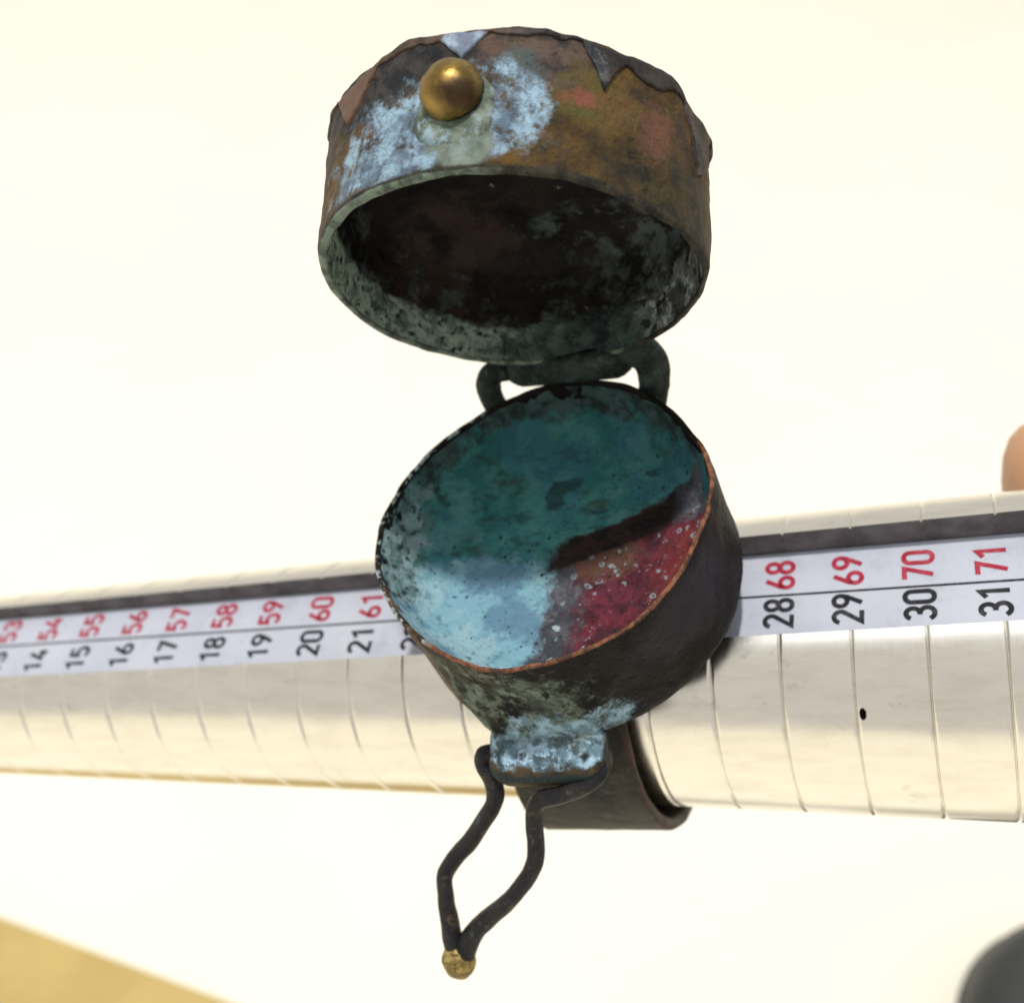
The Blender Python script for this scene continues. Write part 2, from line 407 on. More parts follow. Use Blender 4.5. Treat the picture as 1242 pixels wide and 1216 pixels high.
m = Mat('hinge_patina', .65, 0, .15)
m.c = m.two((.012, .015, .013), (.035, .045, .038), .6, .38, .62, 8)
m.lay(m.mul(m.rng(m.voro(.6, m.warp(.8, .5)), .14, .09), m.rng(m.noise(.4, 2), .5, .55)), (.006, .007, .007))
m.lay(m.mul(m.rng(m.noise(.8, 8, .7), .54, .62), .8), (.05, .085, .072))
M_HINGE = m.done(m.patina_bump(.6))

m = Mat('lug_patina', .6, 0, .18)
m.c = m.two((.022, .018, .012), (.07, .048, .024), .6, .38, .62, 8)
up = m.half(2, 12.05, 11.65, 1.0, .8)
m.lay(m.mul(up, m.rng(m.noise(.8, 8, .75), .36, .48)), m.two((.10, .165, .20), (.30, .43, .53), 1.0, .42, .56, 8))
gr_ = m.half(2, 12.9, 12.3, 1.2, .8)
m.lay(gr_, m.two((.05, .065, .06), (.17, .225, .21), .9, .42, .56, 8))
m.lay(m.mul(up, m.mul(m.rng(m.noise(1.1, 7, .72), .51, .57), .85)), (.035, .055, .062))
m.lay(m.mul(m.half(2, 10.9, 10.6, .6), m.half(2, 11.2, 11.6, .6)), (.014, .028, .03))
m.lay(m.mul(m.rng(m.voro(.42, m.warp(.9, .5)), .17, .11), m.rng(m.noise(.3, 2), .45, .5)), (.012, .018, .016))
for pc in ((-3.6, -14.0, 12.2), (2.5, -14.2, 12.5)):
    m.lay(m.blob(m.warp(1.2, .25), pc, (.36, .8, .33), .4, .6, 1.4), (.008, .012, .012))
M_LUG = m.done(m.patina_bump(.6))

m = Mat('band_patina', .5, .15, .2)
m.c = m.two((.014, .012, .009), (.035, .027, .019), .4, .38, .62, 8)
m.lay(m.mul(m.rng(m.noise(.7, 8, .7), .54, .62), .7), (.05, .055, .045))
ex = m.half(0, 3.3, 2.7, .8)
m.lay(m.mul(ex, m.rng(m.noise(.9, 7), .44, .58)), (.065, .032, .024))
M_BAND = m.done(m.patina_bump(.4))

m = Mat('brass', .36, 1.0)
m.c = m.two((.21, .135, .032), (.40, .275, .08), .5, .3, .7)
m.lay(m.mul(m.blob(m.warp(.7, .5), (2.75, -13.6, 3.5), (1.5, 1.6, 1.3), .45, .5), .9), (.045, .027, .022))
m.lay(m.mul(m.rng(m.noise(.9, 8, .7), .54, .66), .7), (.16, .10, .03))
m.lay(m.rng(m.axis(1), -12.35, -12.1), (.05, .05, .035))
m.L(m.rng(m.noise(1.1, 7, .7), .4, .65, .28, .5), m.b.inputs['Roughness'])
M_BRASS = m.done(m.bump(m.noise(1.2, 7, .7), .25, .02))
m = Mat('brass_tip', .5, .6)
m.c = m.two((.16, .11, .03), (.40, .30, .10), .9, .4, .6, 8)
m.lay(m.rng(m.noise(.9, 7, .7), .52, .60), (.05, .035, .015))
M_TIP = m.done(m.bump(m.noise(1.5, 5), .4, .03))
m = Mat('solder_patina', .6, 0, .2)
m.c = m.two((.06, .08, .058), (.16, .19, .145), .9, .4, .6, 8)
m.lay(m.mul(m.rng(m.noise(.8, 8, .72), .5, .6), .8), (.24, .34, .40))
M_SOLDER = m.done(m.patina_bump(.6))
m = Mat('dark_wire', .36, .0, .2)
m.c = m.two((.006, .006, .008), (.017, .015, .014), .5, .35, .65)
m.lay(m.rng(m.noise(.55, 8, .7), .57, .66), (.075, .052, .026))
m.lay(m.mul(m.rng(m.noise(.9, 8, .75), .58, .64), .7), (.05, .06, .062))
M_WIRE = m.done(m.bump(m.noise(1.1, 8, .72), .8, .04))
m = Mat('skin', .5, 0, .4)
m.c = m.two((.40, .20, .10), (.47, .25, .13), .12, .3, .7)
m.b.inputs['Subsurface Weight'].default_value = .15
m.b.inputs['Subsurface Radius'].default_value = (.3, .1, .05)
M_SKIN = m.done(m.bump(m.noise(1.5, 4), .15, .03))
m = Mat('nail', .3, 0, .5); m.c = m.two((.55, .34, .27), (.6, .38, .30), .3); M_NAIL = m.done()
M_GRIP = m_simple('dark_grip', (.03, .03, .032), (.05, .05, .05), .3, .5)

# ------------------------------------------------------------------ setting: the table
def slab(name, pts, z0, z1, mat):
    n = len(pts)
    V = [(x, y, z0) for x, y in pts] + [(x, y, z1) for x, y in pts]
    F = [tuple(range(n, 2 * n)), tuple(range(n - 1, -1, -1))] + [(i, (i + 1) % n, n + (i + 1) % n, n + i) for i in range(n)]
    return mesh(name, V, F, mat, smooth=False, scale=1)
tbl = slab('table_top', [(-120, -90), (120, -90), (120, 190), (-120, 190)], -3, 0, M_TABLE)
tag(tbl, kind='structure')

a, b = Vector((*(-11.874, 16.222), 0)), Vector((*(-6.427, 14.228), 0))        # two points on the card's far edge
e = (b - a).normalized(); nrm = Vector((e.y, -e.x, 0))
if nrm.y > 0: nrm = -nrm
p0, p1 = a - e * 14, b + e * 9
card = slab('tan_card', [(p.x, p.y) for p in (p0, p1, p1 + nrm * 7, p0 + nrm * 7)], 0.01, .16, M_TAN)
tag(card, 'flat tan card with a straight edge lying on the white table, bottom left corner', 'card')

c = Vector((*(12.096, 12.347), 0))
prof = [(0.01, 0), (3.2, 0), (3.55, .25), (3.65, .7), (3.65, 1.5), (3.5, 2.1), (3.1, 2.5), (2.4, 2.65), (0.01, 2.7)]
prof = [(r_ * .82, z_ * .82) for r_, z_ in prof]
V, F = lathe(prof, 64)
tin_ = empty('round_tin', Matrix.Translation((c.x, c.y, 0)))
tag(tin_, 'dark rounded tin out of focus on the table, cut off by the bottom right corner', 'tin')
mesh('tin_body', V, F, M_BLACK, tin_, scale=1)
V, F = lathe([(3.0, 1.03), (3.06, 1.07), (3.06, 1.16), (3.0, 1.2)], 64)
mesh('lid_seam', V, F, M_BLACK, tin_, scale=1)

# ------------------------------------------------------------------ ring mandrel
mand = empty('ring_mandrel', MAND_M)
tag(mand, 'tapered bright metal ring-sizing mandrel with engraved rings and numbered white scale', 'mandrel')
SA, SH = math.radians(39.0), math.radians(22.7)
FLOOR = .70
def xs(m): return (m - 64) * PITCH_MM
M0, M1 = 44.0, 80.0
stations = []
x = xs(M0)
for mk in range(45, 80):
    xm = xs(mk)
    stations += [(xm - 2.3, 0), (xm - .30, 0), (xm - .15, -.0), (xm - .09, -.03), (xm - .03, -.15), (xm + .03, -.15), (xm + .09, -.03), (xm + .15, 0), (xm + .30, 0)]
stations = [(xs(M0), 0)] + stations + [(xs(M1), 0)]
NA = 132
V, F, FM = [], [], []
def low_lip(xx): return math.radians(16.5 - (69 - (64 + xx / PITCH_MM)) * .36)
def arc_at(xx):                                      # from the upper lip round the back to the lower lip
    a0, a1 = SA + SH, 2 * pi + low_lip(xx)
    return [a0 + (a1 - a0) * k / NA for k in range(NA + 1)]
arc = arc_at(xs(M0))
def radius(xx): return (64 + xx / PITCH_MM) / (2 * pi)
sn, cn = math.sin(SA), math.cos(SA)
for xx, dg in stations:
    r0 = radius(xx); r = r0 + dg
    for a in arc_at(xx): V.append((xx, r * math.sin(a), r * math.cos(a)))
NC = NA + 1
for i in range(len(stations) - 1):
    for j in range(NA):
        a0, b0 = i * NC + j, i * NC + j + 1
        F.append((a0, a0 + NC, b0 + NC, b0)); FM.append(0)
base = len(V)
# slot walls and floor at the two ends of every pitch
def slotpt(xx, tt, nn): return (xx, tt * cn + nn * sn, -tt * sn + nn * cn)
sx = [s[0] for s in stations]
for (xx, dg) in stations:
    r0 = radius(xx); hw = (r0 + dg) * math.sin(SH); top = (r0 + dg) * math.cos(SH)
    hw0 = r0 * math.sin(SH)
    lo = SA - low_lip(xx); lw = (r0 + dg) * math.sin(lo); lt = (r0 + dg) * math.cos(lo); lw0 = r0 * math.sin(lo)
    for tt, nn in ((hw, top), (hw0, FLOOR * r0), (hw0, FLOOR * r0), (-lw0, FLOOR * r0), (-lw0, FLOOR * r0), (-lw, lt)):
        V.append(slotpt(xx, tt, nn))
for i in range(len(stations) - 1):
    for j in (0, 2, 4):
        a0 = base + i * 6 + j
        F.append((a0, a0 + 1, a0 + 7, a0 + 6)); FM.append(1)
# narrow end cap (rounded nose)
nose = []
rn = radius(xs(M0))
c0 = len(V)
for q, (fr, dx) in enumerate(((.93, -.8), (.75, -1.8), (.4, -2.6), (.02, -2.9))):
    for a in arc: V.append((xs(M0) + dx, fr * rn * math.sin(a), fr * rn * math.cos(a)))
for j in range(NA):
    F.append((j, j + 1, c0 + j + 1, c0 + j)); FM.append(0)
    for q in range(3):
        a0 = c0 + q * NC + j; F.append((a0, a0 + 1, a0 + NC + 1, a0 + NC)); FM.append(0)
body = mesh('tapered_body', V, F, mats=[M_METAL, M_SLOT], fmat=FM, parent=mand)
# handle beyond the frame
V, F = lathe([(radius(xs(M1)) + .05, xs(M1)), (13.2, xs(M1) + .5), (13.6, xs(M1) + 1.5), (13.6, xs(M1) + 76), (13, xs(M1) + 79), (.02, xs(M1) + 80)], 72)
V = [(z, x_, y_) for x_, y_, z in V]
V.append((xs(M1), 0, 0)); cc = len(V) - 1
F += [(cc, (k + 1) % 72, k) for k in range(72)]
mesh('handle', V, F, M_GRIP, mand)

# label strip
LX0, LX1 = xs(46), xs(79)
nseg = 40
V, F = [], []
def lab_hw(xx): return radius(xx) * math.sin(SH) - .03
def lab_lo(xx): return radius(xx) * math.sin(SA - low_lip(xx)) - .05
for i in range(nseg + 1):
    xx = LX0 + (LX1 - LX0) * i / nseg
    fl = FLOOR * radius(xx)
    for tt, nn in ((lab_hw(xx), fl + .02), (lab_hw(xx), fl + .16), (lab_hw(xx) - .08, fl + .22), (-lab_lo(xx), fl + .22), (-lab_lo(xx), fl + .02)):
        V.append(slotpt(xx, tt, nn))
for i in range(nseg):
    for j in range(4):
        a0 = i * 5 + j; F.append((a0, a0 + 1, a0 + 6, a0 + 5))
strip = mesh('scale_strip', V, F, M_LABEL, mand, smooth=False)
# the line that divides the two rows of numbers
def line_t(xx): return .46 + .022 * xs_m(xx)
def xs_m(xx): return 64 + xx / PITCH_MM - 69
V, F = [], []
for i in range(nseg + 1):
    xx = LX0 + (LX1 - LX0) * i / nseg; fl = FLOOR * radius(xx) + .24
    V.append(slotpt(xx, line_t(xx) - .09, fl)); V.append(slotpt(xx, line_t(xx) + .09, fl))
F = [(2 * i, 2 * i + 1, 2 * i + 3, 2 * i + 2) for i in range(nseg)]
mesh('scale_line', V, F, M_INK, strip, smooth=False)

# numerals drawn with a round-cornered pen of even width (box .54 x 1)
def arcp(cx, cy, rx, ry, a0, a1, n=10):
    return [(cx + rx * math.cos(math.radians(a0 + (a1 - a0) * i / n)), cy + ry * math.sin(math.radians(a0 + (a1 - a0) * i / n))) for i in range(n + 1)]
Wd, rr = .27, .20
DIG = {
 '0': [arcp(.27, .75, .2, .19, 0, 180) + arcp(.27, .25, .2, .19, 180, 360) + [(.47, .75)]],
 '1': [[(.10, .74), (.32, .92), (.32, .06)]],
 '2': [arcp(.27, .72, .20, .21, 170, -25, 12) + [(.08, .07), (.49, .07)]],
 '3': [arcp(.26, .72, .19, .21, 160, -80, 12) + [(.22, .51)], [(.22, .51)] + arcp(.26, .29, .21, .22, 80, -160, 12)],
 '4': [[(.33, .94), (.07, .27), (.50, .27)], [(.38, .50), (.38, .06)]],
 '5': [[(.45, .93), (.12, .93), (.10, .54)] + arcp(.27, .34, .20, .27, 130, -150, 12)],
 '6': [[(.36, .94), (.11, .46)] + arcp(.27, .27, .20, .21, 160, 520, 20)],
 '7': [[(.06, .93), (.47, .93), (.20, .06)]],
 '8': [arcp(.27, .72, .175, .21, -90, 270, 18), arcp(.27, .28, .20, .22, 90, 450, 18)],
 '9': [[(.18, .06), (.43, .54)] + arcp(.27, .73, .20, .21, -20, 340, 20)],
}
def ribbon(pl, wd):
    P = [Vector(p) for p in pl]
    q = [P[0]]
    for p in P[1:]:
        if (p - q[-1]).length > 1e-4: q.append(p)
    P = q; V = []
    for i, p in enumerate(P):
        d0 = (p - P[i - 1]).normalized() if i else None
        d1 = (P[i + 1] - p).normalized() if i < len(P) - 1 else None
        if d0 is None: d0 = d1
        if d1 is None: d1 = d0
        tng = (d0 + d1).normalized(); nn = Vector((-tng.y, tng.x))
        k = min(1 / max(nn.dot(Vector((-d0.y, d0.x))), .35), 1.9)
        V += [p + nn * wd * k, p - nn * wd * k]
    return V, [(2 * i, 2 * i + 1, 2 * i + 3, 2 * i + 2) for i in range(len(P) - 1)]
def numeral(txt, xx, tc, mat):
    V, F = [], []
    sz = .96 + .002 * xs_m(xx); hgt, wide = 2.2 * sz, 2.25 * sz
    k = 0
    for n_, ch in enumerate(txt):
        for li, pl in enumerate(DIG[ch]):
            v, f = ribbon(pl, .080)
            b0 = len(V)
            for p in v:
                gx = (p.x + n_ * .60 - .57) * wide; gy = (p.y - .5) * hgt
                X = xx - gy; fl = FLOOR * radius(X) + .245 + .004 * k
                V.append(slotpt(X, tc + gx, fl))
            F += [tuple(b0 + i for i in q) for q in f]
            k += 1
    return mesh('numeral', V, F, mat, strip, smooth=False)
for mk in range(48, 78):
    xx = xs(mk); r0 = radius(xx)
    dxn = -.42 + .008 * min(0, mk - 69)
    numeral(str(mk), xx + dxn, 2.18 + .032 * (mk - 69), M_RED)
    numeral('%d' % (mk - 40), xx + dxn, -1.0 + .043 * min(0, mk - 69), M_INK)

# ------------------------------------------------------------------ the ring
ring = empty('locket_ring', RING_M)
tag(ring, 'corroded copper poison ring with round hinged lid standing open and wire clasp, on the mandrel', 'ring')
rimR = periodic([(-165, 11.82), (178, 11.89), (163, 11.72), (147, 11.53), (129, 11.32), (108, 11.5), (88, 11.80), (67, 11.69), (52, 11.55), (34, 11.48),
                 (19, 11.71), (8, 11.80), (-3, 11.6), (-16, 11.36), (-34, 11.56), (-49, 11.66), (-66, 11.58), (-82, 11.67), (-97, 11.76), (-110, 11.54), (-129, 11.32), (-148, 11.47)])
NP = 200
def cup_r(a, r, z, i):
    k = max(0, min(1, (z - 11) / 9))
    R = rimR(a) * k + 11.55 * (1 - k)
    return r + (R - 11.6) + .12 * fbm(math.cos(a) * 11, math.sin(a) * 11, z, .22) + .05 * fbm(math.cos(a) * 11, math.sin(a) * 11, z, 1.1)
def cup_z(a, r, z, i):
    return z + (.07 * fbm(math.cos(a) * 9, math.sin(a) * 9, 3, .7) if z > 19 else 0)
rows = lerp_rows([(10.6, 10.7), (11.3, 10.75), (11.55, 11.0), (11.65, 11.5), (11.6, 19.7)], .5) + [(11.59, 19.9), (11.54, 20.02), (11.44, 20.06), (11.34, 20.02), (11.28, 19.88), (11.22, 19.4), (11.1, 18.6)]
V, F = lathe(rows, NP, cup_r, cup_z, bottom=True)
cup = mesh('cup_wall', V, F, M_CUP, ring)
def bowl_r(a, r, z, i):
    k = r / 11.0
    return r + (rimR(a) - 11.6) * k + .06 * k * fbm(math.cos(a) * 11, math.sin(a) * 11, z, .8)
def bowl_z(a, r, z, i):
    x_, y_ = r * math.cos(a), r * math.sin(a)
    return z + (.22 * fbm(x_, y_, 1, .22) + .06 * fbm(x_, y_, 5, .9)) * min(1, (11 - r) / 2)
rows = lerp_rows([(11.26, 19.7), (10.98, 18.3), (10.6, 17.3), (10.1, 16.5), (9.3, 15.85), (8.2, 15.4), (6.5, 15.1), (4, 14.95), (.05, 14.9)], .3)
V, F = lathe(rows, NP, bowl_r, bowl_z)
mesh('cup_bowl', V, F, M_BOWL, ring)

# band round the mandrel
V, F = [], []
nb = 160; sec = []
Ri, Ro = 10.9, 11.85
for k in range(nb):
    a = 2 * pi * k / nb                       # 0 points at the cup (+Z), 90 deg to +Y
    low = .5 - .5 * math.cos(a)               # 1 opposite the cup
    xr = 3.1 + .45 * low + .12 * fbm(math.cos(a) * 5, math.sin(a) * 5, 0, .5)
    xl = -6.1 - .5 * low + .12 * fbm(math.cos(a) * 5, math.sin(a) * 5, 9, .5)
    dn = .08 * fbm(math.cos(a) * 11, math.sin(a) * 11, 4, .3)
    prof = []
    for q in range(9):
        t = q / 8; prof.append((xl + .3 + (xr - xl - .6) * t, Ro))
    prof += [(xr - .08, Ro - .1), (xr, Ro - .4), (xr - .02, Ri + .3), (xr - .15, Ri + .05), (xr - .4, Ri), (xl + .4, Ri), (xl + .1, Ri + .08), (xl, Ri + .35), (xl + .05, Ro - .3), (xl + .15, Ro - .05)]
    for px, pr in prof:
        rr_ = pr + dn + .04 * fbm(px, math.cos(a) * 11, math.sin(a) * 11, .8)
        V.append((px, rr_ * math.sin(a) - .38, rr_ * math.cos(a) - .3))
np_ = len(prof)
for k in range(nb):
    for j in range(np_):
        a0, b0 = k * np_ + j, k * np_ + (j + 1) % np_
        c0_, d0_ = ((k + 1) % nb) * np_ + (j + 1) % np_, ((k + 1) % nb) * np_ + j
        F.append((a0, b0, c0_, d0_))
mesh('band', V, F, M_BAND, ring)

# clasp lug: a rolled barrel under the front of the cup
LB = Vector((0, -12.9, 10.7))
prof = [(-11.2, 13.0), (-11.6, 12.9), (-12.0, 12.75)] + [(LB.y - 1.75 * math.cos(math.radians(a_)), LB.z + 1.75 * math.sin(math.radians(a_))) for a_ in range(64, -130, -12)] + [(-11.2, 9.7), (-10.8, 11.2), (-10.7, 13.2)]
V, F = [], []
nx = 26
for i in range(nx + 1):
    t = i / nx; xx = -4.55 + 8.0 * t
    e_ = min(t, 1 - t) * nx
    shr = 1 - .42 * max(0, 1 - e_ / 4) ** 2
    cy = sum(p[0] for p in prof) / len(prof); cz = sum(p[1] for p in prof) / len(prof)
    for (y, z) in prof:
        k = .12 * fbm(xx, y, z, .5) + .05 * fbm(xx, y, z, 1.6)
        y2, z2 = cy + (y - cy) * (shr + k * .25), cz + (z - cz) * (shr + k * .25)
        if z > 12.5: xx2 = xx * (1 + .0 * (z - 12.5))
        else: xx2 = xx
        V.append((xx2, y2, z2 + .05 * (xx + .5)))
n_ = len(prof)
F = grid_faces(nx + 1, n_, True)
F += [tuple(range(n_)), tuple(range((nx + 1) * n_ - 1, nx * n_ - 1, -1))]
lug = mesh('clasp_lug', V, F, M_LUG, ring)
V = []
na, nz_ = 44, 22
for j in range(nz_ + 1):
    t = j / nz_
    z = 17.6 - 5.6 * t
    hw_ = 7.2 + (4.15 - 7.2) * (t ** .8)
    sm_ = t * t * (3 - 2 * t)
    for i in range(na + 1):
        u_ = 2 * i / na - 1
        x_ = -.55 + u_ * hw_
        yw = -math.sqrt(max(1, 11.62 ** 2 - x_ * x_))
        prouder = (1 - abs(u_) ** 6)
        y = yw * (1 - sm_) + (-12.55 - .12 * math.sin(t * 6)) * sm_ * prouder + yw * sm_ * (1 - prouder)
        y += .25 * (1 - min(1, t * 4)) + .12 * fbm(x_, y, z, .5) + .05 * fbm(x_, y, z, 1.4)
        V.append((x_, y, z + .05 * (x_ + .5) * t))
mesh('clasp_apron', V, grid_faces(nz_ + 1, na + 1, False), M_CUP, ring)

# wire loop of the clasp
wv = Vector((0, -.67596, -.73694)); wn = Vector((0, .73694, -.67596))
def wp_(x_, s_, o_=0): return LB + Vector((x_, 0, 0)) + wv * s_ - wn * o_ * -1
left = [(-3.2, -.3), (-4.55, -.35), (-5.2, -.25), (-5.38, .45), (-4.95, 1.42), (-4.9, 2.41), (-5.43, 3.52), (-7.29, 5.71), (-8.95, 7.29), (-9.72, 8.4), (-9.95, 9.81), (-9.98, 11.95), (-9.98, 13.49), (-9.85, 14.5)]
right = [(3.3, .0), (3.35, .55), (2.9, .95), (1.93, 1.45), (.3, 2.05), (-1.29, 2.55), (-2.13, 3.35), (-2.46, 4.62), (-2.64, 6.37), (-3.18, 7.85), (-5.1, 9.97), (-7.15, 11.54), (-8.5, 12.81), (-9.3, 14.2)]
loop = empty('clasp_loop'); loop.parent = ring
V, F = sweep([wp_(a_, b_, 0) for a_, b_ in left], [.55, .66, .72] + [.60] * 8 + [.66, .74, .8])
mesh('wire_arm', V, F, M_WIRE, loop)
offs = [-.8, -1.25, -1.4, -1.35, -1.05, -.6, -.3] + [0] * 7
V, F = sweep([wp_(a_, b_, o_) for (a_, b_), o_ in zip(right, offs)], [.2, .32, .42, .52, .60] + [.60] * 6 + [.66, .74, .8])
mesh('wire_arm', V, F, M_WIRE, loop)
V, F = [], []
tc_ = wp_(-9.8, 14.6)
for i in range(25):
    th = pi * i / 24
    for k in range(36):
        ph = 2 * pi * k / 36
        q = Vector((1, 0, 0)) * math.sin(th) * math.cos(ph) * (1.18 - .1 * math.cos(th)) + wn * math.sin(th) * math.sin(ph) * 1.0 - wv * math.cos(th) * 1.35
        p = tc_ + q * (1 + .12 * fbm(q.x, q.y, q.z + 3, .7))
        V.append(tuple(p))
mesh('wire_tip', V, grid_faces(25, 36), M_TIP, loop)

# hinge: two ears on the cup, a tube on the lid, a pin through them
HY, HZ = 12.35, 21.0
def knuckle(path, rad):
    V, F = sweep(path, rad, 18)
    V = [(x_ + .08 * fbm(x_, y_, z_, .9), y_ + .08 * fbm(y_, z_, x_, .9), z_) for x_, y_, z_ in V]
    return mesh('hinge_knuckle', V, F, M_HINGE, ring)
knuckle([(-3.6, 12.3, 21.2), (-4.7, 12.45, 21.2), (-5.6, 12.3, 20.5), (-5.7, 11.8, 19.5), (-5.3, 11.1, 18.4), (-5.0, 10.4, 17.4)], [.7, .85, .9, .9, .85, .8])
knuckle([(4.3, 12.3, 21.1), (5.2, 12.5, 21.5), (6.3, 12.4, 21.0), (6.75, 11.9, 19.9), (6.5, 11.0, 18.7), (6.1, 10.0, 17.6)], [.9, 1.1, 1.2, 1.15, 1.1, 1.0])
V, F = sweep([(-5.2, HY, HZ), (-2, HY, HZ), (3, HY, HZ), (6.0, HY, HZ)], .5)
mesh('hinge_pin', V, F, M_HINGE, ring)

# ------------------------------------------------------------------ the lid
lidR = periodic([(-146, 11.9), (-159, 11.82), (-179, 11.83), (162, 12.05), (146, 12.0), (125, 12.0), (90, 11.9), (62, 11.75), (37, 11.75), (21, 11.94), (6, 12.2), (-10, 12.0), (-31, 11.75), (-48, 11.95), (-62, 11.93), (-78, 11.95), (-96, 11.91), (-111, 12.0)])
LOC = RING_M.inverted() @ LID_M
RLID = 11.91
def lid_r(a, r, z, i):
    k = max(0, 1 - z / 9)
    dent = .16 * fbm(math.cos(a) * 12, math.sin(a) * 12, z, .20) + .07 * fbm(math.cos(a) * 12, math.sin(a) * 12, z, .8)
    return r + (lidR(a) - RLID) * (.4 + .6 * k) + dent * min(1, .25 + z / 3)
def lid_in(a):
    c_, s_ = math.cos(a), math.sin(a)
    return .25 * max(0, c_) + .16 * fbm(c_ * 9, s_ * 9, 7, .6)
def lid_r2(a, r, z, i):
    k = max(0, min(1, (11.6 - r) / .4))
    return lid_r(a, r, z, i) + lid_in(a) * k
def lid_z(a, r, z, i): return z + (.08 * fbm(math.cos(a) * 9, math.sin(a) * 9, 3, .9) if z < .6 else 0)
rows = [(11.26, .16), (11.32, .02), (11.42, -.05), (11.66, -.02), (11.84, .12), (11.91, .4)]
rows += lerp_rows([(11.91, .8), (11.95, 8.9)], .45)
V, F = lathe(rows, NP, lid_r2, lid_z)
lid = mesh('lid', V, F, M_LIDW, ring, local=LOC)
rows = lerp_rows([(11.25, .15), (11.12, 1.8), (11.0, 5.5), (10.6, 6.8), (9.6, 7.6), (8, 7.9), (.05, 8.1)], .4)
V, F = lathe(rows, NP, lambda a, r, z, i: r + lid_in(a) * max(0, min(1, (2.5 - z) / 2)) + (lidR(a) - RLID) * r / 11.9 + .10 * min(1, r / 6) * fbm(r * math.cos(a), r * math.sin(a), z, .5),
             lambda a, r, z, i: z + (.3 * fbm(r * math.cos(a), r * math.sin(a), 2, .22) if r < 10.5 else 0), flip=True)
mesh('lid_interior', V, F, M_LIDI, lid)
# cap with nine petals folded down over the wall
petals = [(-121, 5.5, 11, 1.0), (-82, 6.9, 7.0, .85), (-44, 5.9, 6.5, .9), (-4, 4.6, 10, 1.2), (36, 5.5, 9, 1), (77, 5.6, 9, 1), (118, 5.8, 10, 1), (158, 5.2, 9, 1), (-161, 4.2, 9, 1)]
def petal_low(a):
    d = math.degrees(a); z = 8.55 + .25 * fbm(math.cos(a) * 6, math.sin(a) * 6, 0, .5)
    dd = ((d + 30 + 180) % 360) - 180
    z -= .8 * math.exp(-(dd / 11) ** 2)
    infl = 0
    for pa, zt, hw, pw in petals:
        q = abs(((d - pa + 180) % 360) - 180) / hw
        if q < 1:
            zz = zt + (z - zt) * q ** pw
            infl = max(infl, 1 - q); z = min(z, zz)
    z += .22 * fbm(math.cos(a) * 12, math.sin(a) * 12, 3, .9)
    return z, infl
NPC = 540
def cap_rows():
    V = []; R = 12
    for k in range(NPC):
        a = 2 * pi * k / NPC
        zl, infl = petal_low(a)
        top = 9.05 + .30 * fbm(math.cos(a) * 7, math.sin(a) * 7, 4, .42) + .25 * math.cos(9 * (a - math.radians(-62)))
        lift = .16 + .12 * infl
        c_, s_ = math.cos(a), math.sin(a)
        rb = lambda z: lid_r(a, 11.93, z, 0)
        pts = [(rb(zl) - .1, zl + .02), (rb(zl) + lift * .6, zl), (rb(zl) + lift, zl + .12)]
        for q in range(1, 8):
            z = zl + .12 + (top - .35 - zl - .12) * q / 7
            pts.append((rb(min(z, 8.9)) + .16 + .12 * infl * (1 - q / 7) + .03 * fbm(c_ * 12, s_ * 12, z, 1.), z))
        r1 = pts[-1][0]
        pts += [(r1 - .12, top - .1), (r1 - .45, top + .08), (r1 - 1.1, top + .2), (r1 * .8, 9.35), (r1 * .5, 9.7), (.05, 9.9)]
        V.append(pts)
    return V
cr = cap_rows(); n_ = len(cr[0])
V = [(cr[k][i][0] * math.cos(2 * pi * k / NPC), cr[k][i][0] * math.sin(2 * pi * k / NPC), cr[k][i][1]) for i in range(n_) for k in range(NPC)]
mesh('petal_cap', V, grid_faces(n_, NPC), M_CAP, lid)
# brass knob on a short neck
ka = math.radians(-83.2); kz = 4.65
kd = Vector((math.cos(ka), math.sin(ka), 0)); kt = Vector((-math.sin(ka), math.cos(ka), 0)); ku = Vector((0, 0, 1))
prof = [(.95, 11.6), (.95, 12.0), (1.0, 12.15), (1.35, 12.25), (1.7, 12.5), (1.9, 12.9), (1.93, 13.3), (1.84, 13.75), (1.6, 14.25), (1.2, 14.65), (.7, 14.9), (.3, 15.0), (.02, 15.02)]
V = []
for r, h in [(r_ * .92, 10.9 + (h_ - 11.6) * .92) for r_, h_ in prof]:
    for k in range(40):
        a = 2 * pi * k / 40
        p = kd * h + (kt * math.cos(a) + ku * math.sin(a)) * r * (1 + .07 * fbm(math.cos(a), math.sin(a), h, 1.1)) + ku * kz
        V.append(tuple(p))
mesh('knob', V, grid_faces(len(prof), 40), M_BRASS, lid)
V = []
for r, h in ((2.5, 11.55), (2.3, 11.9), (2.0, 12.1), (1.6, 12.2), (1.0, 12.25)):
    for k in range(48):
        a = 2 * pi * k / 48
        p = kd * (h + .1 * fbm(math.cos(a) * 2, math.sin(a) * 2, h, .9)) + (kt * math.cos(a) + ku * math.sin(a)) * r * (1 + .10 * fbm(math.cos(a) * 2, math.sin(a) * 2, h + 5, .8)) + ku * (kz - .75)
        V.append(tuple(p))
mesh('knob_solder', V, grid_faces(5, 48), M_SOLDER, lid)
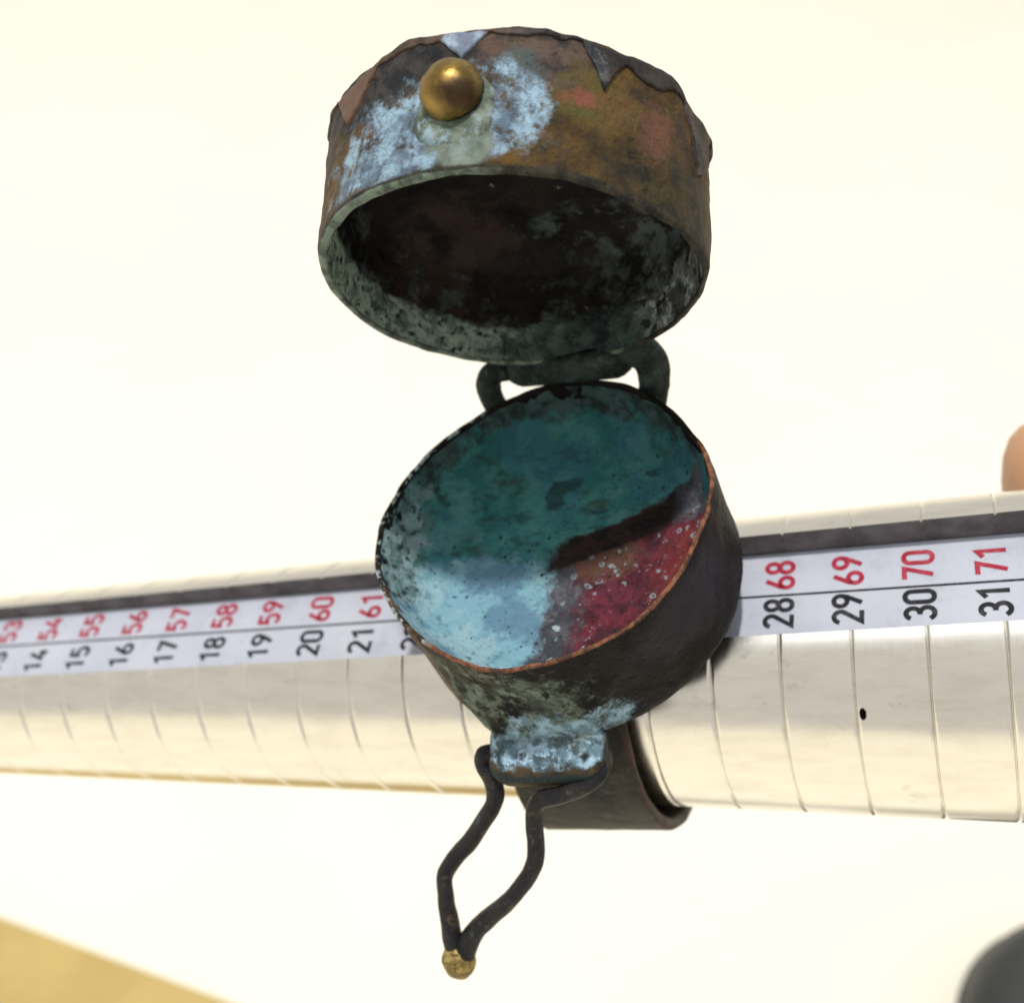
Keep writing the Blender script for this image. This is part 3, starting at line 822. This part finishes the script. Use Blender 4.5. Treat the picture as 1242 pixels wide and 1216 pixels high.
# hinge tube on the lid, built round the pin
inv = LOC.inverted()
hp = inv @ Vector((0, HY * MM, HZ * MM)) / MM
V, F = [], []
prof = []
for d in range(-200, 60, 13):
    a = math.radians(d); prof.append((hp.y + 1.2 * math.cos(a), hp.z + 1.2 * math.sin(a)))
prof = prof + [(11.8, 1.9), (11.3, 1.9), (11.2, .35)]
nx = 20
for i in range(nx + 1):
    xx = -4.1 + 8.9 * i / nx + hp.x * 0 - 1.1
    for y, z in prof:
        k = .10 * fbm(xx, y, z, .6)
        g_ = (1 + .18 * i / nx) * (1 - .35 * max(0, 1 - min(i, nx - i) / 2.5) ** 2) if z < .3 else 1
        V.append((xx, hp.y + (y - hp.y) * g_ + k, hp.z + (z - hp.z) * g_ + k * .7))
n_ = len(prof)
F = grid_faces(nx + 1, n_)
F += [tuple(range(n_)), tuple(range((nx + 1) * n_ - 1, nx * n_ - 1, -1))]
mesh('hinge_tube', V, F, M_HINGE, lid)

# ------------------------------------------------------------------ hand that holds the handle (only a thumb tip reaches the picture)
hand = empty('hand', MAND_M)
tag(hand, 'bare hand holding the mandrel, only a fingertip showing above it at the right edge', 'hand')
def skin_obj(name, chains, mat, parent):
    V, E, R = [], [], []
    idx = {}
    for ch in chains:
        prev = None
        for p, r in ch:
            key = tuple(round(c, 3) for c in p)
            if key not in idx:
                idx[key] = len(V); V.append(Vector(p) * MM); R.append(r * MM)
            if prev is not None: E.append((prev, idx[key]))
            prev = idx[key]
    me = bpy.data.meshes.new(name); me.from_pydata(V, E, []); me.update()
    o = bpy.data.objects.new(name, me); col.objects.link(o); o.parent = parent
    md = o.modifiers.new('skin', 'SKIN')
    if not me.skin_vertices: me.skin_vertices.new()
    for i, r in enumerate(R):
        me.skin_vertices[0].data[i].radius = (r, r)
    me.skin_vertices[0].data[0].use_root = True
    md.use_smooth_shade = True
    ss = o.modifiers.new('sub', 'SUBSURF'); ss.levels = ss.render_levels = 2
    me.materials.append(mat)
    return o
palm = (104, 16, -26)
chains = [[((170, 10, -40), 22), ((140, 13, -34), 21), (palm, 20)],
          [(palm, 20), ((84, 16, -24), 11), ((66, 12.5, -21), 9), ((47, 11, -19), 8.4), ((37.5, 10.4, -18.4), 8.1), ((33.2, 10.2, -18.2), 6.4)]]
for i, X in enumerate((74, 91, 108, 124)):
    rr_ = (7.6, 7.9, 7.5, 6.6)[i]; ln = (1.0, 1.06, 1.0, .9)[i]
    ch = [(palm, 20), ((X, 4, -27), rr_ + 2.5)]
    for q, dg in enumerate((-140, -100, -50, -5, 30)):
        a = math.radians(dg); ro = 22.4
        ch.append(((X - 2, ro * math.sin(a) * ln, ro * math.cos(a)), rr_ * (1.05, 1.05, 1, .92, .72)[q]))
    chains.append(ch)
skin_obj('skin', chains, M_SKIN, hand)
# thumb nail, on the upper back of the tip
V, F = [], []
for i in range(9):
    for j in range(9):
        u_, v_ = i / 8 - .5, j / 8 - .5
        V.append((38.5 + u_ * 9 * (1 - .25 * abs(v_) * 2 * (1 if u_ < 0 else 0)), 10.4 + 7.1 * math.cos(v_ * 1.5 + 1.3) , -18.6 - 7.0 * math.sin(v_ * 1.5 + 1.3)))
mesh('nail', V, grid_faces(9, 9, False), M_NAIL, hand)
